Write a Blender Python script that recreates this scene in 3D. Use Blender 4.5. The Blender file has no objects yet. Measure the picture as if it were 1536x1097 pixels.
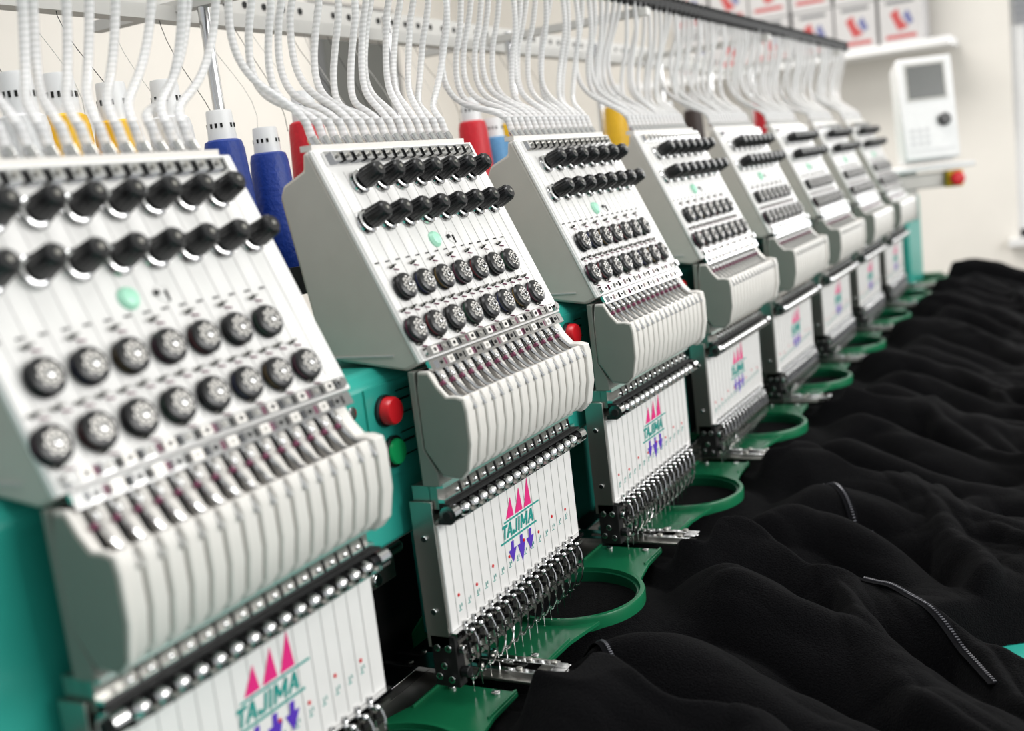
import bpy, math, random
import numpy as np
from mathutils import Vector, Matrix, noise
Z0=1.30
P=0.36; X1=0.391; W=0.262
sc=bpy.context.scene
try:
    sc.view_settings.view_transform='Standard'
    sc.view_settings.look='None'
except Exception: pass

# ---------------- materials
def mat(name,col,rough=.5,metal=0,**k):
    m=bpy.data.materials.new(name); m.use_nodes=True
    nt=m.node_tree; b=nt.nodes['Principled BSDF']
    b.inputs['Base Color'].default_value=(*col,1)
    b.inputs['Roughness'].default_value=rough
    b.inputs['Metallic'].default_value=metal
    for a,v in k.items():
        if a in('bump','scale','var'): continue
        b.inputs[a.replace('_',' ')].default_value=v
    sc_=k.get('scale',40)
    tc=nt.nodes.new('ShaderNodeTexCoord')
    n=nt.nodes.new('ShaderNodeTexNoise'); n.inputs['Scale'].default_value=sc_
    n.inputs['Detail'].default_value=4
    nt.links.new(tc.outputs['Object'],n.inputs['Vector'])
    v=k.get('var',.06)
    mr=nt.nodes.new('ShaderNodeMix'); mr.data_type='RGBA'
    mr.inputs[6].default_value=(*[c*(1-v) for c in col],1)
    mr.inputs[7].default_value=(*[min(1,c*(1+v)) for c in col],1)
    nt.links.new(n.outputs['Fac'],mr.inputs[0])
    nt.links.new(mr.outputs[2],b.inputs['Base Color'])
    if k.get('bump'):
        bp=nt.nodes.new('ShaderNodeBump'); bp.inputs['Strength'].default_value=k['bump']
        bp.inputs['Distance'].default_value=.002
        nt.links.new(n.outputs['Fac'],bp.inputs['Height']); nt.links.new(bp.outputs['Normal'],b.inputs['Normal'])
    return m
M={}
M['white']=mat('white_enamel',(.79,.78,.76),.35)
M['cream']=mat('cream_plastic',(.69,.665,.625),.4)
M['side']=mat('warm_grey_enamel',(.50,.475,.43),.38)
M['grey']=mat('grey_green_plastic',(.19,.20,.175),.45)
M['teal']=mat('teal_enamel',(.028,.35,.285),.32)
M['hoop']=mat('green_hoop_plastic',(.008,.145,.060),.25)
M['hoop2']=mat('dark_green_hoop',(.004,.085,.038),.3)
M['chrome']=mat('chrome',(.70,.70,.70),.13,1)
M['steel']=mat('brushed_steel',(.42,.41,.38),.35,1)
M['black']=mat('black_plastic',(.008,.008,.009),.3)
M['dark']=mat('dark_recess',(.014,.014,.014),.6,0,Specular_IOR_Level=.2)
M['groove']=mat('panel_groove',(.50,.49,.48),.6)
M['star']=mat('nickel_disc',(.80,.77,.73),.3,.4)
M['purple']=mat('maroon_thread',(.14,.02,.06),.6)
M['red']=mat('red_plastic',(.65,.012,.02),.3)
M['greenb']=mat('green_button',(.01,.40,.12),.3)
M['led']=mat('pale_green_lens',(.42,.80,.60),.3)
M['magenta']=mat('magenta_print',(.75,.015,.20),.5)
M['violet']=mat('violet_print',(.09,.03,.45),.5)
M['tealprint']=mat('teal_print',(.01,.30,.26),.5)
M['tube']=mat('translucent_tube',(.90,.90,.90),.22,0,Transmission_Weight=.30,IOR=1.3,Alpha=.80,scale=300,var=.12)
def band(m,scale,c0,c1):
    nt=m.node_tree; b=nt.nodes['Principled BSDF']
    tc=nt.nodes.new('ShaderNodeTexCoord'); w=nt.nodes.new('ShaderNodeTexWave'); w.bands_direction='Z'
    w.inputs['Scale'].default_value=scale; w.inputs['Distortion'].default_value=.6
    r=nt.nodes.new('ShaderNodeMix'); r.data_type='RGBA'; r.inputs[6].default_value=(*c0,1); r.inputs[7].default_value=(*c1,1)
    nt.links.new(tc.outputs['Object'],w.inputs['Vector']); nt.links.new(w.outputs['Fac'],r.inputs[0]); nt.links.new(r.outputs[2],b.inputs['Base Color'])
band(M['tube'],70,(.76,.76,.76),(.96,.96,.96))
M['fleece']=mat('black_fleece',(.0022,.0022,.0027),1.0,0,bump=1.0,scale=520,var=.6)
M['fleece'].node_tree.nodes['Principled BSDF'].inputs['Sheen Weight'].default_value=.014
M['fleece'].node_tree.nodes['Principled BSDF'].inputs['Sheen Roughness'].default_value=.55
M['fleece'].node_tree.nodes['Principled BSDF'].inputs['Specular IOR Level'].default_value=.06
M['zip']=mat('zip_teeth',(.14,.14,.16),.3,.6)
M['ziptape']=mat('zip_tape',(.002,.002,.003),.9,0,Specular_IOR_Level=.1)
M['wall']=mat('cream_wall_paint',(.78,.75,.70),.8,scale=8,var=.03)
M['floor']=mat('grey_floor',(.30,.29,.27),.6,scale=12)
M['ceil']=mat('white_ceiling',(.8,.8,.78),.9)
M['card']=mat('white_card',(.48,.47,.47),.6)
M['blueprint']=mat('blue_print',(.12,.13,.28),.6)
M['redprint']=mat('red_print',(.42,.06,.06),.6)
M['screen']=mat('lcd_screen',(.10,.105,.10),.25)
M['panel']=mat('panel_white',(.80,.80,.80),.35)
M['keys']=mat('panel_key_grey',(.62,.62,.63),.4)
M['yellow']=mat('yellow_plastic',(.80,.50,.01),.4)
M['gboard']=mat('grey_board',(.14,.145,.15),.6)
M['blind']=mat('grey_blind',(.38,.39,.42),.6)
M['frame']=mat('frame_rail_paint',(.55,.54,.51),.4)
def thr(n,c): return mat('thread_'+n,c,.45,bump=.5,scale=200,var=.2)
TH={'red':thr('red',(.60,.008,.02)),'blue':thr('blue',(.004,.035,.26)),'yellow':thr('yellow',(.85,.48,.01)),
    'white':thr('white',(.75,.75,.75)),'sky':thr('skyblue',(.10,.30,.55)),'black':thr('black',(.03,.015,.01))}
M['tred']=mat('thread_ring_maroon',(.20,.02,.03),.6); M['tblue']=mat('thread_ring_navy',(.02,.03,.12),.6); M['tgold']=mat('thread_ring_ochre',(.22,.13,.02),.6); M['tgreen']=mat('thread_ring_green',(.01,.08,.04),.6)

# ---------------- mesh builder
class MB:
    def __init__(s): s.v=[];s.f=[];s.m=[];s.ms=[]
    def mi(s,m):
        m=M[m] if isinstance(m,str) else m
        if m not in s.ms: s.ms.append(m)
        return s.ms.index(m)
    def add(s,vs,fs,m):
        o=len(s.v); i=s.mi(m); s.v+= [tuple(v) for v in vs]
        for f in fs: s.f.append([a+o for a in f]); s.m.append(i)
    def box(s,c,d,m,R=None):
        c=Vector(c); vs=[]
        for x in(-.5,.5):
            for y in(-.5,.5):
                for z in(-.5,.5):
                    p=Vector((x*d[0],y*d[1],z*d[2]))
                    if R: p=R@p
                    vs.append(c+p)
        s.add(vs,[(0,1,3,2),(4,6,7,5),(0,4,5,1),(2,3,7,6),(0,2,6,4),(1,5,7,3)],m)
    def lathe(s,o,ax,prof,m,seg=14,caps=True,closed=False):
        o=Vector(o); ax=Vector(ax).normalized()
        u=ax.orthogonal().normalized(); w=ax.cross(u)
        vs=[];fs=[]
        for h,r in prof:
            for k in range(seg):
                a=2*math.pi*k/seg
                vs.append(o+ax*h+(u*math.cos(a)+w*math.sin(a))*r)
        n=len(prof)
        for j in range(n if closed else n-1):
            j2=(j+1)%n
            for k in range(seg):
                k2=(k+1)%seg
                fs.append((j*seg+k,j*seg+k2,j2*seg+k2,j2*seg+k))
        if caps and not closed:
            fs.append(list(range(seg))[::-1]); fs.append([(n-1)*seg+k for k in range(seg)])
        s.add(vs,fs,m)
    def cyl(s,p0,p1,r,m,seg=12,r2=None):
        p0=Vector(p0);p1=Vector(p1);d=p1-p0
        s.lathe(p0,d,[(0,r),(d.length,r if r2 is None else r2)],m,seg)
    def ball(s,c,r,m,seg=12,rings=6):
        c=Vector(c)
        s.lathe(c,(0,0,1),[(-r*math.cos(math.pi*j/rings),max(1e-5,r*math.sin(math.pi*j/rings))) for j in range(rings+1)],m,seg)
    def prism(s,prof,x0,x1,m):
        n=len(prof)
        vs=[(x0,a,b) for a,b in prof]+[(x1,a,b) for a,b in prof]
        fs=[[i,(i+1)%n,n+(i+1)%n,n+i] for i in range(n)]
        fs.append(list(range(n))[::-1]); fs.append([n+i for i in range(n)])
        s.add(vs,fs,m)
    def extrude(s,pts,o,u,w,n,th,m):
        o=Vector(o);u=Vector(u);w=Vector(w);n=Vector(n)
        k=len(pts)
        a=[o+u*p[0]+w*p[1] for p in pts]; b=[q+n*th for q in a]
        fs=[[i,(i+1)%k,k+(i+1)%k,k+i] for i in range(k)]
        fs.append(list(range(k))[::-1]); fs.append([k+i for i in range(k)])
        s.add(a+b,fs,m)
    def tube(s,pts,r,m,seg=8):
        pts=[Vector(p) for p in pts]; vs=[];fs=[]
        t=(pts[1]-pts[0]).normalized(); u=t.orthogonal().normalized()
        for i,p in enumerate(pts):
            t=(pts[min(i+1,len(pts)-1)]-pts[max(i-1,0)]).normalized()
            u=(u-t*u.dot(t)).normalized(); w=t.cross(u)
            for k in range(seg):
                a=2*math.pi*k/seg; vs.append(p+(u*math.cos(a)+w*math.sin(a))*r)
        for i in range(len(pts)-1):
            for k in range(seg):
                fs.append((i*seg+k,i*seg+(k+1)%seg,(i+1)*seg+(k+1)%seg,(i+1)*seg+k))
        fs.append(list(range(seg))[::-1]); fs.append([(len(pts)-1)*seg+k for k in range(seg)])
        s.add(vs,fs,m)
    def mesh(s,name,angle=35):
        me=bpy.data.meshes.new(name); me.from_pydata(s.v,[],s.f)
        for m in s.ms: me.materials.append(m)
        me.polygons.foreach_set('material_index',s.m)
        me.update()
        import bmesh
        bm=bmesh.new(); bm.from_mesh(me); bmesh.ops.recalc_face_normals(bm,faces=bm.faces); bm.to_mesh(me); bm.free()
        me.shade_smooth(); me.set_sharp_from_angle(angle=math.radians(angle))
        return me
def obj(me,name,parent=None,loc=(0,0,0),bevel=0):
    o=bpy.data.objects.new(name,me); sc.collection.objects.link(o); o.location=loc
    if parent: o.parent=parent
    if bevel:
        b=o.modifiers.new('bevel','BEVEL'); b.width=bevel; b.segments=2; b.limit_method='ANGLE'; b.angle_limit=math.radians(30)
    return o
def empty(name,loc=(0,0,0)):
    e=bpy.data.objects.new(name,None); e.empty_display_size=.05; e.location=loc; sc.collection.objects.link(e); return e
def bez(p0,p1,p2,p3,n):
    p0,p1,p2,p3=map(Vector,(p0,p1,p2,p3)); r=[]
    for i in range(n+1):
        t=i/n;u=1-t
        r.append(p0*u**3+p1*3*u*u*t+p2*3*u*t*t+p3*t**3)
    return r

# ---------------- head
FB=Vector((0,.522,-.1356)); T=Vector((0,.409,.913)).normalized(); N=Vector((0,-T.z,T.y))
def fp(x,t,n=0): return FB+Vector((x,0,0))+T*t+N*n
XI=[.020+.0155*i for i in range(15)]
RF=Matrix((Vector((1,0,0)),T,N)).transposed()   # local x->X, y->T, z->N
def build_head():
    parts={}
    # casing
    b=MB()
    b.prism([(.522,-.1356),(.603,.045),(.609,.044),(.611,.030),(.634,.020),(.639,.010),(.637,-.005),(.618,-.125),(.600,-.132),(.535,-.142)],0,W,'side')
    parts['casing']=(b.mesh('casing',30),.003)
    b=MB()
    b.box(fp(W/2,.0985,.0015),(W+.002,.197,.004),'white',RF)
    b.box(fp(.001,.0985,.003),(.002,.195,.004),'white',RF)
    parts['face_panel']=(b.mesh('face_panel'),.0012)
    b=MB()
    for i in range(16):
        x=.0122+.0155*i
        b.box(fp(x,.095,.0036),(.0005,.16,.0004),'groove',RF)
    b.box((-.0004,.585,-.128),(.001,.08,.0015),'groove')
    parts['panel_grooves']=(b.mesh('panel_grooves'),0)
    # top strip + clips, bottom strips
    b=MB()
    b.box(fp(W/2,.187,.005),(W-.02,.013,.003),'chrome',RF)
    for x in XI:
        b.box(fp(x,.187,.0085),(.0095,.009,.004),'chrome',RF)
        b.box(fp(x+.0077,.187,.0075),(.0035,.008,.003),'dark',RF)
        b.cyl(fp(x,.187,.009),fp(x,.187,.0125),.002,'steel',8)
    for t,w in((.006,.009),(-.006,.010)):
        b.box(fp(W/2,t,.004),(W-.012,w,.003),'chrome',RF)
        for k,x in enumerate(XI):
            b.box(fp(x,t,.0063),(.009,.0065,.003),'chrome' if (k+int(t<0))%2 else 'star',RF)
            b.box(fp(x+.0077,t,.0055),(.003,.006,.0020),'dark' if k%3 else 'purple',RF)
            b.cyl(fp(x,t,.006),fp(x,t,.0085),.0016,'steel' if k%2 else 'dark',7)
    for x in(.01,W-.01): b.cyl(fp(x,.006,.004),fp(x,.006,.009),.004,'chrome',10)
    parts['thread_guide_strips']=(b.mesh('thread_guide_strips'),0)
    # knobs
    b=MB()
    def knob(x,t):
        o=fp(x,t,.003)
        b.lathe(o,N,[(0,.0102),(.002,.0110),(.0035,.0104),(.0036,.006),(.005,.006),(.0052,.0100),(.0065,.0104),(.0073,.0090),(.0075,.0050),(.010,.0046)],'chrome',20)
        b.lathe(o,N,[(.0085,.0062),(.009,.0082),(.0112,.0086),(.018,.0081),(.0260,.0073),(.0278,.0060)],'black',18)
        u=Vector((1,0,0)); w=N.cross(u)
        for k in range(14):
            a=2*math.pi*k/14; d=u*math.cos(a)+w*math.sin(a)
            b.cyl(o+N*.0100+d*.0084,o+N*.0255+d*.0072,.0009,'black',5)
        b.lathe(o,N,[(.0278,.002),(.0287,.0018)],'steel',8)
    for i,x in enumerate(XI): knob(x+(.004 if i%2 else 0),.163 if i%2 else .1265)
    parts['tension_knobs']=(b.mesh('tension_knobs'),0)
    # rotating discs
    b=MB()
    cols=['purple','dark','tred','tblue','dark','tgold','tgreen']
    def disc(x,t,c):
        o=fp(x,t,.003)
        b.lathe(o,N,[(0,.0090),(.001,.0098)],'chrome',20)
        b.lathe(o,N,[(.001,.0106),(.0022,.0117),(.0036,.0110)],'black',24)
        b.lathe(o,N,[(.0037,.0104),(.0055,.0104)],cols[c%7],20)
        b.lathe(o,N,[(.0052,.0110),(.0070,.0119),(.0088,.0110),(.0097,.0090)],'black',24)
        pts=[]
        for k in range(32):
            a=2*math.pi*k/32; r=(.0078,.0074,.0046,.0074)[k%4]
            pts.append((r*math.cos(a),r*math.sin(a)))
        b.extrude(pts,o+N*.0096,(1,0,0),T,N,.0009,'star')
        for k in range(8):
            a=2*math.pi*(k+.0)/8
            c0=o+N*.0105+(Vector((1,0,0))*math.cos(a)+T*math.sin(a))*.0052
            b.cyl(c0,c0+N*.0003,.0010,'dark',6)
        b.lathe(o,N,[(.0104,.0034),(.0107,.0034)],'dark',12)
        b.lathe(o,N,[(.0105,.0027),(.0121,.0025),(.0124,.0014)],'chrome',12)
        b.cyl(o+N*.0124,o+N*.0128,.0014,'dark',8)
    for i,x in enumerate(XI): disc(x-.012,.0640 if i%2 else .0265,i)
    parts['rotary_tension_discs']=(b.mesh('rotary_tension_discs'),0)
    # small details: thread guides, leds
    b=MB()
    for i,x in enumerate(XI):
        x-=.012
        for t in ((.084,.046) if i%2 else (.0455,.0145)):
            b.cyl(fp(x-.004,t,.0065),fp(x+.005,t+.001,.0065),.0009,'steel',6)
            b.cyl(fp(x,t,.003),fp(x,t,.0075),.0014,'dark',7)
            b.cyl(fp(x+.003,t-.002,.0045),fp(x+.009,t-.0035,.0045),.0006,'purple',5)
        b.box(fp(x,.090,.0042),(.005,.0010,.001),'dark',RF)
    b.lathe(fp(.108,.101,.003),N,[(0,.0078),(.002,.0078),(.0045,.006),(.0055,.003),(.0057,.0005)],'led',20)
    b.lathe(fp(.137,.101,.003),N,[(0,.0065),(.0012,.0065),(.0013,.005),(.0008,.0048)],'white',18)
    b.box(fp(.131,.101,.005),(.003,.0035,.002),'black',RF)
    b.box(fp(.139,.098,.0045),(.0012,.008,.001),'dark',RF)
    parts['panel_fittings']=(b.mesh('panel_fittings'),0)
    # tube sockets
    b=MB()
    b.box((W/2,.609,.0475),(W-.012,.012,.005),'cream')
    for x in XI:
        b.cyl((x,.608,.049),(x,.612,.056),.0046,'chrome',12)
        b.cyl((x,.611,.054),(x,.616,.072),.0039,'tube',12,.0036)
    parts['tube_sockets']=(b.mesh('tube_sockets'),0)
    # take-up cover
    CX=-.010
    b=MB()
    low=[(.522,-.180),(.502,-.174),(.493,-.166),(.487,-.165),(.4835,-.173),(.4835,-.200),(.488,-.222),(.495,-.230),(.512,-.228),(.522,-.205)]
    fin=[(.523,-.145),(.516,-.145),(.511,-.155),(.504,-.166),(.496,-.171),(.490,-.168),(.490,-.178),(.522,-.180)]
    for x in XI:
        x=x+CX
        b.prism(low,x-.0062,x+.0062,'cream')
        b.prism(fin,x-.0060,x+.0012,'cream')
    parts['take_up_lever_cover']=(b.mesh('take_up_lever_cover',50),.0014)
    b=MB()
    endp=[(.524,-.142),(.514,-.142),(.507,-.154),(.499,-.163),(.490,-.163),(.483,-.165),(.481,-.175),(.481,-.203),(.486,-.225),(.494,-.233),(.512,-.231),(.527,-.208),(.527,-.16)]
    b.prism(endp,-.0005,.0035,'cream'); b.prism(endp,.234,.246,'cream')
    b.prism([(p[0]+(.505-p[0])*.05,p[1]+(-.19-p[1])*.04) for p in endp],-.0022,-.0003,'grey')
    b.prism([(.528,-.142),(.534,-.142),(.534,-.24),(.517,-.24),(.517,-.228),(.528,-.208)],-.0004,.244,'grey')
    parts['cover_end_plates']=(b.mesh('cover_end_plates',40),.0012)
    b=MB()
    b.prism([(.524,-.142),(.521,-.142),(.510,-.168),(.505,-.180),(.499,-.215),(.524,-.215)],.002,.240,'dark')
    for x in XI:
        xx=x+.0048+CX
        b.tube([(xx,.520,-.140),(xx,.513,-.148),(xx,.506,-.158),(xx,.497,-.166),(xx,.487,-.168),(xx,.481,-.176)],.0017,'chrome',7)
        b.ball((xx,.510,-.150),.0028,'chrome',10,6)
        b.cyl((xx-.0045,.5095,-.155),(xx-.0045,.5065,-.153),.0018,'purple',8)
    parts['take_up_levers']=(b.mesh('take_up_levers'),0)
    # lower bars
    b=MB()
    b.box((W/2,.526,-.247),(W-.004,.008,.026),'steel')
    b.box((W/2,.519,-.240),(W-.004,.006,.004),'chrome')
    b.box((W/2,.519,-.253),(W-.004,.006,.003),'chrome')
    b.cyl((.006,.514,-.264),(W-.002,.514,-.264),.0055,'black',12)
    b.box((W/2,.518,-.271),(W-.002,.012,.004),'chrome')
    b.box((W/2,.516,-.256),(W-.002,.010,.002),'dark')
    b.cyl((-.002,.512,-.264),(.008,.512,-.264),.008,'chrome',14)
    b.cyl((-.004,.512,-.264),(-.001,.512,-.264),.004,'dark',10)
    b.cyl((W-.010,.512,-.264),(W+.002,.512,-.264),.0075,'chrome',14)
    for x in XI:
        b.ball((x,.510,-.264),.0066,'chrome',12,7)
        b.cyl((x+.0077,.512,-.264),(x+.0070,.512,-.264),.0062,'dark',12)
        b.cyl((x+.0077,.510,-.266),(x+.0077,.503,-.266),.002,'steel',7)
        b.ball((x,.514,-.2475),.0022,'chrome',8,5)
        b.cyl((x+.0077,.516,-.243),(x+.0077,.514,-.252),.0012,'dark',6)
    parts['thread_roller_bar']=(b.mesh('thread_roller_bar'),0)
    # body behind plate
    b=MB()
    b.box((W/2,.538,-.325),(W-.004,.018,.17),'steel')
    b.box((-.0005,.538,-.318),(.003,.022,.13),'steel')
    for z in(-.285,-.35): b.cyl((-.004,.538,z),(.002,.538,z),.003,'chrome',8)
    b.box((.004,.534,-.395),(.012,.024,.046),'dark')
    for y,z in((.528,-.382),(.539,-.382),(.534,-.398),(.528,-.41),(.540,-.408)):
        b.cyl((-.005,y,z),(.0,y,z),.0034,'chrome',10)
        b.cyl((-.0055,y,z),(-.0048,y,z),.0014,'dark',6)
    b.cyl((.004,.521,-.385),(.004,.516,-.385),.004,'chrome',10)
    b.cyl((.004,.521,-.405),(.004,.514,-.405),.005,'black',10)
    parts['needle_case_body']=(b.mesh('needle_case_body'),.0008)
    b=MB()
    b.box((W/2,.527,-.322),(W-.002,.004,.095),'white')
    parts['needle_case_plate']=(b.mesh('needle_case_plate'),.0006)
    b=MB()
    for i in range(16):
        b.box((.0122+.0155*i,.5248,-.322),(.0005,.0005,.090),'groove')
    for i,x in enumerate(XI):
        z=-.356+.0007*i
        if i%2==0: b.lathe((x-.002,.5249,z+.014-.002*(i%4)),(0,-1,0),[(0,.0016),(.0005,.0016)],'red',10)
        b.box((x-.002,.5248,z),(.004,.0006,.0006),'tealprint'); b.box((x-.002,.5248,z+.003),(.0006,.0006,.004),'tealprint')
        b.box((x+.001,.5248,z+.004),(.0006,.0006,.003),'tealprint')
    parts['plate_markings']=(b.mesh('plate_markings'),0)
    # logo
    b=MB(); cx=.139; cz=-.318; o=(0,.5249,0)
    U=Vector((1,0,0));V=Vector((0,0,1));NN=Vector((0,-1,0))
    for k,dx in enumerate((-.017,.001,.019)):
        hh=(.018,.022,.026)[k]
        b.extrude([(cx+dx-.0085,cz+.0115),(cx+dx+.0065,cz+.0115),(cx+dx+.003,cz+.0115+hh)],o,U,V,NN,.0004,'magenta')
        hh=(.012,.018,.013)[k]
        b.extrude([(cx+dx-.0105,cz-.019),(cx+dx-.0055,cz-.019),(cx+dx-.0045,cz-.0115),(cx+dx+.0005,cz-.0115),(cx+dx-.0005,cz-.019),(cx+dx+.0045,cz-.019),(cx+dx-.004,cz-.019-hh)],o,U,V,NN,.0004,'violet')
    b.extrude([(cx-.040,cz-.0095),(cx+.032,cz-.0095),(cx+.032,cz-.0078),(cx-.040,cz-.0078)],o,U,V,NN,.0005,'tealprint')
    b.extrude([(cx-.030,cz+.0085),(cx+.041,cz+.0085),(cx+.041,cz+.0100),(cx-.030,cz+.0100)],o,U,V,NN,.0005,'tealprint')
    def S(l,px):
        for (x0,y0,x1,y1,w) in l:
            d=Vector((x1-x0,y1-y0)); n=Vector((-d.y,d.x)).normalized()*w/2
            q=[(x0+n.x,y0+n.y),(x1+n.x,y1+n.y),(x1-n.x,y1-n.y),(x0-n.x,y0-n.y)]
            pts=[(cx+px+a+.25*(bb-.006),cz-.0058+bb) for a,bb in q]
            b.extrude(pts,o,U,V,NN,.00055,'tealprint')
    h=.0125;w=.0026
    A=[(0,0,.0045,h,w),(.0045,h,.009,0,w),(.002,.004,.007,.004,.0018)]
    S([(0,h-.001,.010,h-.001,w),(.005,0,.005,h,w)],-.036)
    S(A,-.0255)
    S([(.007,.001,.007,h,w),(.001,.0012,.007,.0012,w),(.0012,.001,.0012,.004,w*.8)],-.0145)
    S([(0,0,0,h,w)],-.0025)
    S([(0,0,0,h,w),(0,h,.0055,.003,w),(.0055,.003,.011,h,w),(.011,0,.011,h,w)],.0025)
    S(A,.0175)
    parts['printed_emblem']=(b.mesh('printed_emblem'),0)
    # needle row
    b=MB()
    b.box((W/2,.525,-.3715),(W,.010,.004),'chrome')
    b.box((W/2,.531,-.385),(W-.01,.008,.022),'dark')
    b.box((W/2,.523,-.379),(W-.006,.003,.003),'steel')
    for i,x in enumerate(XI):
        b.cyl((x,.523,-.366),(x,.523,-.404),.0019,'chrome',9)
        b.lathe((x,.523,-.392),(0,0,-1),[(0,.0022),(.001,.0036),(.008,.0036),(.009,.0025)],'chrome',10)
        b.cyl((x,.523,-.396),(x,.515,-.397),.0015,'chrome',7)
        b.cyl((x,.516,-.397),(x,.514,-.397),.0024,'steel',8)
        b.cyl((x,.523,-.403),(x,.523,-.432),.0008,'chrome',6,.0004)
        b.tube([(x+.005,.526,-.374),(x+.005,.519,-.376),(x+.005,.5155,-.384),(x+.005,.5150,-.400),(x+.0045,.517,-.411),(x+.002,.520,-.418)],.0010,'chrome',6)
        b.lathe((x+.0005,.522,-.418),(0,0,-1),[(0,.0030),(.0014,.0030),(.0014,.0021),(0,.0021)],'chrome',10,closed=True,caps=False)
        b.ball((x,.517,-.3745),.0026,'chrome',8,5)
        b.box((x+.005,.521,-.384),(.003,.006,.006),'steel')
        b.box((x+.0005,.5185,-.381),(.006,.002,.004),'dark')
        b.cyl((x-.005,.519,-.383),(x-.005,.519,-.394),.0012,'black',6)
    parts['needles_and_presser_feet']=(b.mesh('needles_and_presser_feet'),0)
    return parts
parts=build_head()

def build_tubes(seed,k):
    r=random.Random(seed); b=MB()
    for i,x in enumerate(XI):
        xt=.020+.0243*i+r.uniform(-.004,.004)
        yb=r.uniform(-.008,.012)+.004*(1-i/14); dz=r.uniform(-.014,.020)
        p=bez((x,.614,.066),(x+r.uniform(-.003,.003),.632,.098+dz*.3),(xt+r.uniform(-.008,.008),.700+yb,.083+dz),(xt,.678+yb,.168+dz),18)
        p+=bez(p[-1],(xt,.664+yb,.20+dz),(xt+r.uniform(-.004,.004),.668,.235),(xt,.666,.258),6)[1:]
        b.tube(p,.0035,'tube',10)
    return b.mesh('thread_tubes_%d'%k,60)

for k in range(8):
    e=empty('embroidery_machine_head',(X1+P*k,0,Z0))
    for n,(v) in parts.items():
        obj(v[0],n,e,bevel=v[1])
    obj(build_tubes(100+k,k),'thread_tubes',e)

# ---------------- machine frame
fr=empty('embroidery_machine_frame',(0,0,Z0))
XA=-.30; XB=3.36
b=MB()
b.prism([(.560,-.285),(.560,-.148),(.570,-.138),(.70,-.138),(.70,-.285)],XA,XB,'teal')
parts_b=b.mesh('beam'); obj(parts_b,'green_beam',fr,bevel=.004)
b=MB()
for k in range(9):
    xs=X1+P*k
    for dz in(-.165,-.225):
        b.lathe((xs-.05,.560,dz),(0,-1,0),[(0,.0055),(.003,.0055),(.0035,.0035)],'chrome',14)
for k in range(8):
    xs=.744+P*k
    b.box((xs-.001,.559,-.19),(.044,.002,.078),'teal')
    for z,m,dx in((-.173,'red',0),(-.209,'greenb',.005)):
        b.lathe((xs+dx,.560,z),(0,-1,0),[(0,.0135),(.005,.0135),(.006,.0125)],'black',22)
        b.lathe((xs+dx,.560,z),(0,-1,0),[(.006,.0118),(.012,.0118),(.0145,.0105),(.015,.004)] if m=='red' else [(.006,.0112),(.0085,.0105),(.0088,.003)],m,22)
        b.box((xs+.03,.5585,z+.004),(.02,.001,.0018),'dark')
        b.box((xs+.03,.5585,z-.008),(.022,.001,.0008),'dark')
        b.box((xs+.03,.5585,z+.012),(.022,.001,.0008),'dark')
obj(b.mesh('beam_buttons'),'beam_buttons_and_screws',fr)
b=MB()
for k in range(8):
    xs=X1+P*k
    b.box((xs+.18,.655,-.09),(.14,.07,.11),'dark')
    b.prism([(.535,-.462),(.545,-.450),(.70,-.450),(.74,-.50),(.74,-.56),(.60,-.56)],xs+.215,xs+.255,'hoop')
    b.box((xs+.235,.68,-.38),(.05,.05,.20),'teal')
obj(b.mesh('arms'),'head_arms',fr,bevel=.003)
b=MB()
b.box(((XA+XB)/2,.735,-.40),(XB-XA,.02,.28),'dark')  # dark panel added to close off the bright wall below the beam
b.box(((XA+XB)/2,.60,-.292),(XB-XA,.03,.012),'frame')
for k in range(9):
    xs=X1+P*k-.02
    b.cyl((xs-.03,.59,-.305),(xs+.05,.59,-.305),.006,'chrome',12)
    b.box((xs+.01,.60,-.318),(.05,.03,.02),'steel')
    b.cyl((xs,.584,-.318),(xs,.578,-.318),.006,'chrome',12)
    b.box((xs-.04,.62,-.36),(.012,.04,.14),'frame')
obj(b.mesh('rear'),'dark_backing_and_linkage',fr,bevel=.001)
b=MB()
b.box(((XA+XB)/2,.595,-.452),(XB-XA,.030,.006),'steel')
b.box(((XA+XB)/2,.612,-.446),(XB-XA,.004,.014),'chrome')
b.box(((XA+XB)/2,.640,-.458),(XB-XA,.040,.008),'dark')
for k in range(9):
    xc=.99-P*1+P*k-.162
    for dx in(-.012,.012):
        b.box((xc+dx,.600,-.441),(.006,.10,.004),'chrome')
        b.cyl((xc+dx,.57,-.44),(xc+dx,.57,-.435),.003,'steel',8)
        b.cyl((xc+dx,.62,-.44),(xc+dx,.62,-.435),.003,'steel',8)
obj(b.mesh('pantograph_rails'),'pantograph_rails',fr,bevel=.0006)
b=MB()
b.box(((XA+XB)/2,.33,-.555),(XB-XA,.86,.025),'teal')
obj(b.mesh('table_top'),'table_top',fr,bevel=.003)
b=MB()
b.box(((XA+XB)/2,.70,-.66),(XB-XA,.12,.18),'side')
for x in(XA+.1,1.5,XB-.1):
    for y in(-.04,.70):
        b.box((x,y,-.93),(.06,.06,.74),'side')
    b.box((x,.33,-1.26),(.07,.84,.05),'side')
obj(b.mesh('stand'),'stand_legs',fr,bevel=.003)
b=MB()
b.prism([(.535,-.56),(.535,-.185),(.56,-.17),(.78,-.17),(.78,-.56)],3.36,3.60,'teal')
b.box((3.48,.655,-.93),(.22,.22,.74),'side')
obj(b.mesh('end_cabinet'),'end_cabinet',fr,bevel=.006)
b=MB()
b.box(((.2+3.27)/2,.668,.258),(3.07,.014,.012),'dark')
b.box(((.2+3.27)/2,.680,.262),(3.07,.006,.024),'dark')
for i in range(120):
    b.cyl((X1+.022+.0243*i,.666,.246),(X1+.022+.0243*i,.666,.272),.0058,'dark',7)
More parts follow.
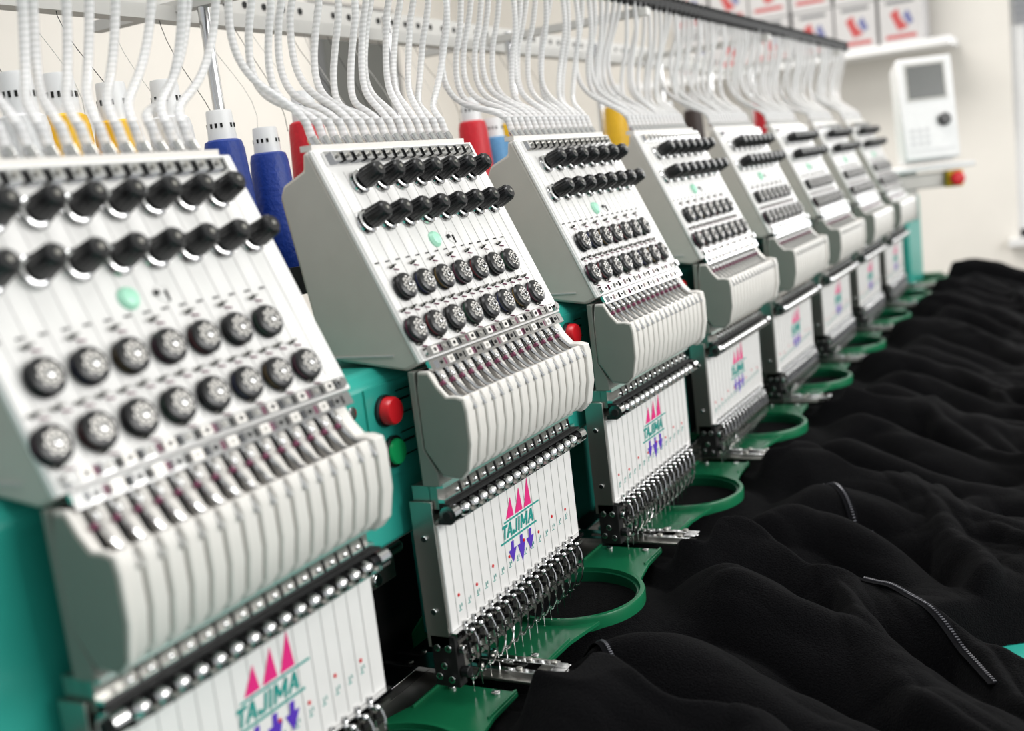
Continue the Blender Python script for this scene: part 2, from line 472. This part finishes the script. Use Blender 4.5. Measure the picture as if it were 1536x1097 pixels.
obj(b.mesh('tube_bar'),'tube_bar',fr)
b=MB()
b.box((1.5,.945,.228),(3.6,.022,.016),'frame')
b.box((1.5,1.06,.280),(3.6,.006,.030),'frame')
for i in range(90):
    b.cyl((-.2+.04*i,1.058,.280),(-.2+.04*i,1.0555,.280),.005,'dark',8)
for k in range(5):
    x=.984-.72+.72*k
    b.box((x,.86,.236),(.016,.42,.012),'frame')
for k in range(9):
    x=.984-.36*2+.36*k
    b.cyl((x,.90,-.09),(x,.90,.245),.0065,'chrome',12)
b.box((1.5,.885,-.082),(3.7,.20,.010),'dark')
b.box((1.5,.785,-.076),(3.7,.006,.03),'black')
b.box((1.5,.75,-.20),(3.7,.06,.13),'dark')
for k in range(5):
    b.box((-.2+.85*k,.885,-.12),(.03,.18,.07),'dark')
obj(b.mesh('thread_rack'),'thread_rack',fr)
b=MB(); r=random.Random(5)
for i in range(26):
    x=.45+.055*i+r.uniform(-.02,.02)
    b.tube(bez((x,.88,.09),(x+r.uniform(-.03,.03),.88,.14),(x+r.uniform(-.03,.03),.93,.18),(x,.945,.235),8),.0004,'dark' if i%2 else 'frame',4)
obj(b.mesh('loose_threads'),'loose_threads',fr)

# ---------------- thread cones
def cone_mesh(c):
    b=MB()
    b.lathe((0,0,0),(0,0,1),[(0,.020),(.002,.0215),(.006,.0215),(.008,.0200)],'card',24)
    b.lathe((0,0,0),(0,0,1),[(.008,.0245),(.012,.0270),(.06,.0260),(.125,.0215),(.132,.0195),(.134,.015)],TH[c],28)
    b.lathe((0,0,0),(0,0,1),[(.133,.0155),(.158,.0137),(.160,.0130),(.160,.009),(.150,.009)],'panel',24,caps=False)
    for k in range(16):
        a=k*2*math.pi/16
        d=Vector((math.cos(a),math.sin(a),0))
        if k%4!=3:
            R=Matrix.Rotation(a,3,'Z')
            b.box(Vector((0,0,.146))+d*.0147,(.0006,.0025,.004),'dark',R)
    return b.mesh('cone_'+c)
CM={c:cone_mesh(c) for c in TH}
for x,y,zt,c in [(.690,.86,.145,'white'),(.735,.86,.145,'yellow'),(.795,.86,.138,'yellow'),(.865,.86,.142,'white'),(.938,.86,.112,'blue'),(1.008,.86,.093,'blue'),(1.084,.86,.134,'red'),
    (1.480,.86,.130,'red'),(1.545,.86,.100,'sky'),(1.605,.86,.124,'yellow'),(1.50,.94,.09,'white'),(2.04,.86,.158,'yellow'),(2.50,.86,.15,'black'),(2.33,.86,.13,'red'),(3.1,.86,.19,'red'),
    (.55,.86,.13,'white'),(.60,.94,.10,'white'),(.80,.94,.10,'white')]:
    obj(CM[c],'thread_cone',None,(x,y,Z0-.077)).scale=(1,1,(zt+.077)/.160)

# ---------------- hoops
def hoop_mesh():
    b=MB()
    b.lathe((0,0,-.008),(0,0,1),[(0,.0745),(.013,.0750),(.0155,.0740),(.0155,.0695),(0,.0695)],'hoop',72,closed=True,caps=False)
    b.lathe((0,0,-.010),(0,0,1),[(0,.0693),(.013,.0693),(.0135,.0685),(.0135,.0655),(0,.0655)],'hoop2',72,closed=True,caps=False)
    for sgn in(-1,1):
        pts=[(sgn*.150,-.042),(sgn*.150,.036),(sgn*.105,.038),(sgn*.075,.048),(sgn*.052,.0525)]
        pts+=[(sgn*.0735*math.cos(a),-.0735*math.sin(a)) for a in [ -.79+ .158*j for j in range(11)]]
        pts+=[(sgn*.052,-.0525),(sgn*.075,-.048),(sgn*.105,-.043)]
        b.extrude(pts,(0,0,-.002),(1,0,0),(0,1,0),(0,0,1),.004,'hoop')
        for y in(-.025,.02):
            b.lathe((sgn*.142,y,.002),(0,0,1),[(0,.004),(.002,.004),(.0025,.003)],'chrome',12)
        for y in (-.0405,.0345):
            b.box((sgn*.125,y,.0028),(.05,.0022,.003),'hoop')
    return b.mesh('hoop_ring')
HM=hoop_mesh()
def clamp_mesh():
    b=MB()
    for sx in(-1,1):
        b.box((sx*.010,-.005,.004),(.007,.125,.004),'chrome')
        b.box((sx*.018,-.010,.001),(.010,.090,.003),'steel')
        for y in(-.055,-.03,.01,.04):
            b.lathe((sx*.010,y,.006),(0,0,1),[(0,.0034),(.002,.0034),(.003,.002)],'steel',10)
        b.box((sx*.004,-.066,.006),(.010,.014,.003),'chrome')
    b.box((0,.03,-.002),(.03,.11,.004),'chrome')
    b.box((0,-.055,.0005),(.026,.028,.003),'steel')
    b.lathe((0,-.068,.003),(0,0,1),[(0,.006),(.003,.006)],'chrome',14)
    b.cyl((0,-.02,.008),(0,.02,.008),.0025,'chrome',8)
    return b.mesh('hoop_clamp')
CL=clamp_mesh()
HX=.995; HY=.530; HZ=-.437
for k in range(-1,8):
    e=empty('embroidery_hoop',(HX+P*k,HY,Z0+HZ)); 
    obj(HM,'hoop_ring_and_tabs',e,bevel=.0007)
    obj(CL,'hoop_clamp',e,(-.172,0,0.002),bevel=.0005)

# ---------------- fleece jackets
def sst(t): t=max(0,min(1,t)); return t*t*(3-2*t)
ROLLS={}
def make_rolls(k):
    r=random.Random(930+k*17); L=[]
    def roll(c,R,h):
        f=r.uniform(.8,1.15); L.append((np.array([(p.x,p.y) for p in bez(*[Vector((a,b,0)) for a,b in c],16)]),R*f,h*f))
    j=lambda s: r.uniform(-s,s)*1.5
    roll([(.14+j(.015),.45),(.20+j(.02),.36+j(.02)),(.12+j(.04),.22+j(.02)),(.02+j(.04),.04)],.078,.062)
    roll([(.23+j(.01),.40),(.24+j(.02),.32),(.22+j(.03),.2),(.17+j(.03),.05)],.052,.044)
    roll([(.02+j(.03),.43),(.09+j(.03),.34+j(.02)),(-.01+j(.04),.25),(-.08+j(.04),.06)],.052,.046)
    roll([(-.08+j(.015),.41),(-.05+j(.04),.33),(-.13+j(.03),.22),(-.17+j(.03),.08)],.060,.044)
    roll([(.22+j(.02),.31+j(.03)),(.12,.25+j(.04)),(.02,.20+j(.04)),(-.10,.16+j(.04))],.032,.052)
    roll([(.20+j(.02),.20+j(.03)),(.12,.22+j(.03)),(.05,.14+j(.03)),(-.02,.08)],.026,.046)
    roll([(.05+j(.03),.13),(.0,.10+j(.02)),(-.10+j(.03),.12),(-.2,.22+j(.03))],.045,.036)
    return L
def rollh(k,X,Y):
    if k not in ROLLS: ROLLS[k]=make_rolls(k)
    out=np.zeros_like(X)
    for pts,R,h in ROLLS[k]:
        d2=np.full(X.shape,1e9)
        for a,b in zip(pts[:-1],pts[1:]):
            v=b-a; t=np.clip(((X-a[0])*v[0]+(Y-a[1])*v[1])/(v@v),0,1)
            d2=np.minimum(d2,(X-a[0]-t*v[0])**2+(Y-a[1]-t*v[1])**2)
        q=np.clip(1-d2/(R*R),0,1)
        out=np.maximum(out,h*q**.9)+ .15*np.minimum(out,h*q**.9)
    return out
def wxx(k,x,y): return x+.032*noise.noise(Vector((x*7,y*7,k*2.2)))+.004*noise.noise(Vector((x*27,y*24,k)))
def wyy(k,x,y): return y+.032*noise.noise(Vector((x*7+5,y*7,k*2.2)))
def zf(k,x,y,rh=None):
    xc=HX+P*k; dx=x-xc; dy=y-HY; r=math.hypot(dx,dy)
    n=noise.noise
    if rh is None: rh=float(rollh(k,np.array([wxx(k,x,y)-xc]),np.array([wyy(k,x,y)]))[0])
    wx=x+.05*n(Vector((x*4,y*5,k*3.1)))
    wx+=.25*(y-.5)*(.35+.5*n(Vector((k*3.3,.7,.2))))
    f1=abs(n(Vector((wx*9,y*3.0,k*5.3))))
    f2=abs(n(Vector((wx*18+4,y*10,k*2.7))))
    f3=n(Vector((wx*4,y*5,k*9.1)))
    f4=n(Vector((x*50,y*40,k*1.1)))
    g=sst((r-.076)/.10)
    slope=-.078*sst((.47-y)/.32)
    z=-.462+slope+g*(rh+.024*f1+.010*f2+.010*f3)+g*.0006*f4
    if y>.60: z-=(y-.60)*.9
    if r<.078: z=-.443
    else:
        q=min(1,(r-.078)/.03); z=(-.446)*(1-q)+z*q
    z=min(z,-.400)
    def cap(z,lim,wt): return z+(min(z,lim)-z)*wt
    z=cap(z,-.4445,sst((.075-abs(dy))/.02)*sst((abs(dx)-.05)/.01))
    z=cap(z,-.452,sst((.05-abs(abs(dx)-.18))/.02)*sst((y-.42)/.03))
    z=cap(z,-.438,sst((.120-r)/.03))
    sh=.4
    if k==0 and dx>0: sh=1.15
    if k==1 and dx<0: sh=1.15
    ex=.225+.05*n(Vector((y*9,k*4.4,0)))-max(0,.205-y)*sh
    t=(ex-abs(dx+.02))/.045
    ey=(y-(.035+.05*n(Vector((x*8,k*1.7,2)))))/.05
    t=min(t,ey,(.70-y)/.05); t=max(0,min(1,t)); t=math.sin(t*math.pi/2)
    return -.5415*(1-t)+z*t, t
ZL={0:[[(1.155,.265),(1.145,.215),(1.08,.165),(1.0,.125)],[(.895,.47),(.875,.45),(.85,.42),(.80,.36)]],
    1:[[(1.44,.37),(1.41,.34),(1.36,.31),(1.31,.285)]]}
for k in range(-1,8):
    xc=HX+P*k
    nx,ny=(290,380) if k<2 else (140,200)
    vs=[];fs=[]
    x0,x1,y0,y1=xc-.31,xc+.27,-.02,.70
    G=[(x0+(x1-x0)*i/nx,y0+(y1-y0)*j/ny) for j in range(ny+1) for i in range(nx+1)]
    RH=rollh(k,np.array([wxx(k,x,y)-xc for x,y in G]),np.array([wyy(k,x,y) for x,y in G]))
    TT=[]
    for q,(x,y) in enumerate(G):
        z,t=zf(k,x,y,float(RH[q]))
        TT.append(t); vs.append((x-xc,y-HY,z-HZ))
    for j in range(ny):
        for i in range(nx):
            a=j*(nx+1)+i; q=[a,a+1,a+nx+2,a+nx+1]
            if max(TT[c] for c in q)>0: fs.append(q)
    me=bpy.data.meshes.new('fleece'); me.from_pydata(vs,[],fs); me.materials.append(M['fleece']); me.shade_smooth()
    e=empty('black_fleece_jacket',(xc,HY,Z0+HZ))
    o=obj(me,'fleece_cloth',e)
    sm=o.modifiers.new('smooth','SMOOTH'); sm.factor=.5; sm.iterations=3
    b=MB()
    def zipline(ctrl):
        p=[Vector((*q,0)) for q in ctrl]; pts=bez(*p,70)
        P3=[]
        for q in pts:
            z,_=zf(k,q.x,q.y); P3.append(Vector((q.x-xc,q.y-HY,z-HZ+.003)))
        for _ in range(6):
            P3=[P3[0]]+[Vector((P3[i].x,P3[i].y,max(P3[i].z,(P3[i-1].z+P3[i+1].z)/2))) for i in range(1,len(P3)-1)]+[P3[-1]]
        for i in range(len(P3)-1):
            d=(P3[i+1]-P3[i]); L=d.length; t=d.normalized(); s=t.cross(Vector((0,0,1))).normalized(); u=s.cross(t)
            R=Matrix((s,t,u)).transposed()
            b.box(P3[i]-u*.001,(.012,L*1.1,.001),'ziptape',R)
            m=max(1,int(L/.0026))
            for q in range(m):
                b.box(P3[i]+d*(q/m)+s*(.0008 if q%2 else -.0008),(.0030,.0013,.0016),'zip',R)
    if k in ZL:
        for z in ZL[k]: zipline(z)
        obj(b.mesh('zip'),'zip_fastener',e)

# ---------------- control panel on end of machine
e=empty('control_panel',(3.50,.492,Z0+.062))
e.rotation_euler=(0,0,math.radians(-90+26)); e.scale=(.93,.93,.96)
b=MB()
b.prism([(-.03,-.155),(-.03,.155),(.045,.135),(.055,-.155)],-.085,.085,'panel')
tilt=obj(b.mesh('panel_body'),'panel_body',e,bevel=.006)
b2=MB()
b2.box((0,-.0305,.080),(.125,.003,.115),'frame'); b2.box((0,-.032,.080),(.112,.002,.100),'screen')
b2.lathe((.045,-.030,-.040),(0,-1,0),[(0,.020),(.012,.019),(.016,.015)],'black',20)
for i in range(3):
    for j in range(3):
        b2.box((-.055+.022*i,-.0305,-.065-.020*j),(.014,.002,.010),'keys')
b2.box((0,-.031,-.125),(.14,.002,.002),'keys')
p2=obj(b2.mesh('panel_controls'),'screen_and_keys',e)
for o in(tilt,p2): o.rotation_euler=(math.radians(-9),0,0)
b=MB()
b.box((0,.03,-.175),(.26,.16,.014),'panel'); b.box((-.03,.02,-.215),(.16,.05,.045),'steel')
b.box((-.06,.03,-.25),(.05,.05,.16),'steel')
b.box((.075,.0,-.215),(.05,.05,.05),'yellow')
b.lathe((.075,-.025,-.215),(0,-1,0),[(0,.013),(.012,.013),(.013,.022),(.024,.022),(.030,.014)],'red',20)
obj(b.mesh('panel_bracket'),'panel_bracket',e,bevel=.003)

# ---------------- room
def room(name,c,s,m):
    b=MB(); b.box((0,0,0),s,m); return obj(b.mesh(name),name,None,c)
room('floor',(2.0,.8,-.05),(9,7,.1),'floor')
room('wall_back',(2.0,3.05,1.4),(7,.1,2.8),'wall')
b=MB()
for (ya,yb,za,zb) in [(.37,3.0,0,2.8),(-2.5,-.9,0,2.8),(-.9,.37,0,.79),(-.9,.37,2.3,2.8)]:
    b.box((5.25,(ya+yb)/2,(za+zb)/2),(.1,yb-ya,zb-za),'wall')
obj(b.mesh('wall_far'),'wall_far')
room('ceiling',(2.0,.8,2.85),(7,7,.1),'ceil')
w=empty('window_1',(5.25,-.265,1.545)); b=MB()
for y in(-.61,.61,0): b.box((0.02,y,0),(.05,.05,1.50),'panel')
for z in(-.73,.73): b.box((0.02,0,z),(.05,1.26,.05),'panel')
obj(b.mesh('window_frame'),'window_frame',w)
b=MB()
for i in range(21): b.box((-.03,0,.72-.028*i),(.026,1.24,.003),'blind',Matrix.Rotation(.9,3,'Y'))
obj(b.mesh('blind_slats'),'blind_slats',w)
b=MB(); b.box((-.03,0,-.755),(.16,1.34,.03),'panel'); obj(b.mesh('sill'),'window_sill',w)
room('wall_shelf',(5.03,1.25,Z0+.350),(.34,1.36,.03),'panel')
def carton(name):
    b=MB(); b.box((0,0,.1),(.22,.165,.20),'card')
    b.box((-.1105,0,.188),(.001,.16,.006),'gboard')
    b.box((-.1105,0,.165),(.001,.11,.014),'gboard')
    b.extrude([(-.03,.06),(.01,.05),(.04,.12),(.01,.14),(.0,.10)],(-.1102,0,0),(0,1,0),(0,0,1),(-1,0,0),.001,'redprint')
    b.extrude([(-.05,.08),(-.03,.07),(-.010,.11),(-.03,.13)],(-.1102,0,0),(0,1,0),(0,0,1),(-1,0,0),.001,'blueprint')
    b.extrude([(-.06,.02),(.06,.02),(.06,.035),(-.06,.035)],(-.1102,0,0),(0,1,0),(0,0,1),(-1,0,0),.001,'redprint')
    return b.mesh(name,30)
CB=carton('cardboard_carton')
r=random.Random(3)
for row in range(3):
    for i in range(6):
        obj(CB,'cardboard_carton',None,(5.02+r.uniform(-.01,.01),.755+.178*i+r.uniform(-.003,.003),Z0+.365+.2*row))
b=MB(); b.box((0,0,0),(.62,.03,.50),'gboard'); b.box((0,-.016,0),(.56,.004,.44),'screen')
obj(b.mesh('notice_board'),'notice_board',None,(4.25,2.985,Z0+.60))

# ---------------- lights
def area(name,loc,tgt,sx,sy,pw,col=(1,1,1)):
    l=bpy.data.lights.new(name,'AREA'); l.shape='RECTANGLE'; l.size=sx; l.size_y=sy; l.energy=pw; l.color=col
    o=bpy.data.objects.new(name,l); sc.collection.objects.link(o); o.location=loc
    o.rotation_euler=(Vector(tgt)-Vector(loc)).to_track_quat('-Z','Y').to_euler(); return o
area('window_light',(1.6,-2.3,2.1),(1.5,.6,1.1),3.0,1.2,80,(1,.99,.97))
area('overhead_fill',(.6,.6,2.75),(.6,.6,0),1.2,.5,18)  # added overhead fill above the near heads, no fixture modelled
area('overhead_fill',(3.5,1.2,2.75),(3.7,1.2,0),1.2,1.2,50,(1,.97,.93))  # overhead fill added to brighten the back and far walls
area('far_window_light',(4.9,-.3,1.7),(2.5,.5,1.0),1.2,1.2,18)
wd=bpy.data.worlds.new('world'); sc.world=wd; wd.use_nodes=True
wd.node_tree.nodes['Background'].inputs[0].default_value=(.94,.97,1,1)
wd.node_tree.nodes['Background'].inputs[1].default_value=.60

# ---------------- camera
f=1650.
Xd=Vector((892,385,-f)).normalized(); Zd=Vector((-1174,9794,f)); Zd=(Zd-Xd*Zd.dot(Xd)).normalized(); Yd=Zd.cross(Xd)
cam=bpy.data.cameras.new('camera'); co=bpy.data.objects.new('camera',cam); sc.collection.objects.link(co)
R=Matrix((Xd,Yd,Zd)).to_4x4(); co.matrix_world=Matrix.Translation((.015,.026,Z0+.002))@R
cam.sensor_width=36; cam.lens=f/1536*36; cam.clip_start=.02
cam.dof.use_dof=True; cam.dof.focus_distance=1.10; cam.dof.aperture_fstop=4.0
sc.camera=co
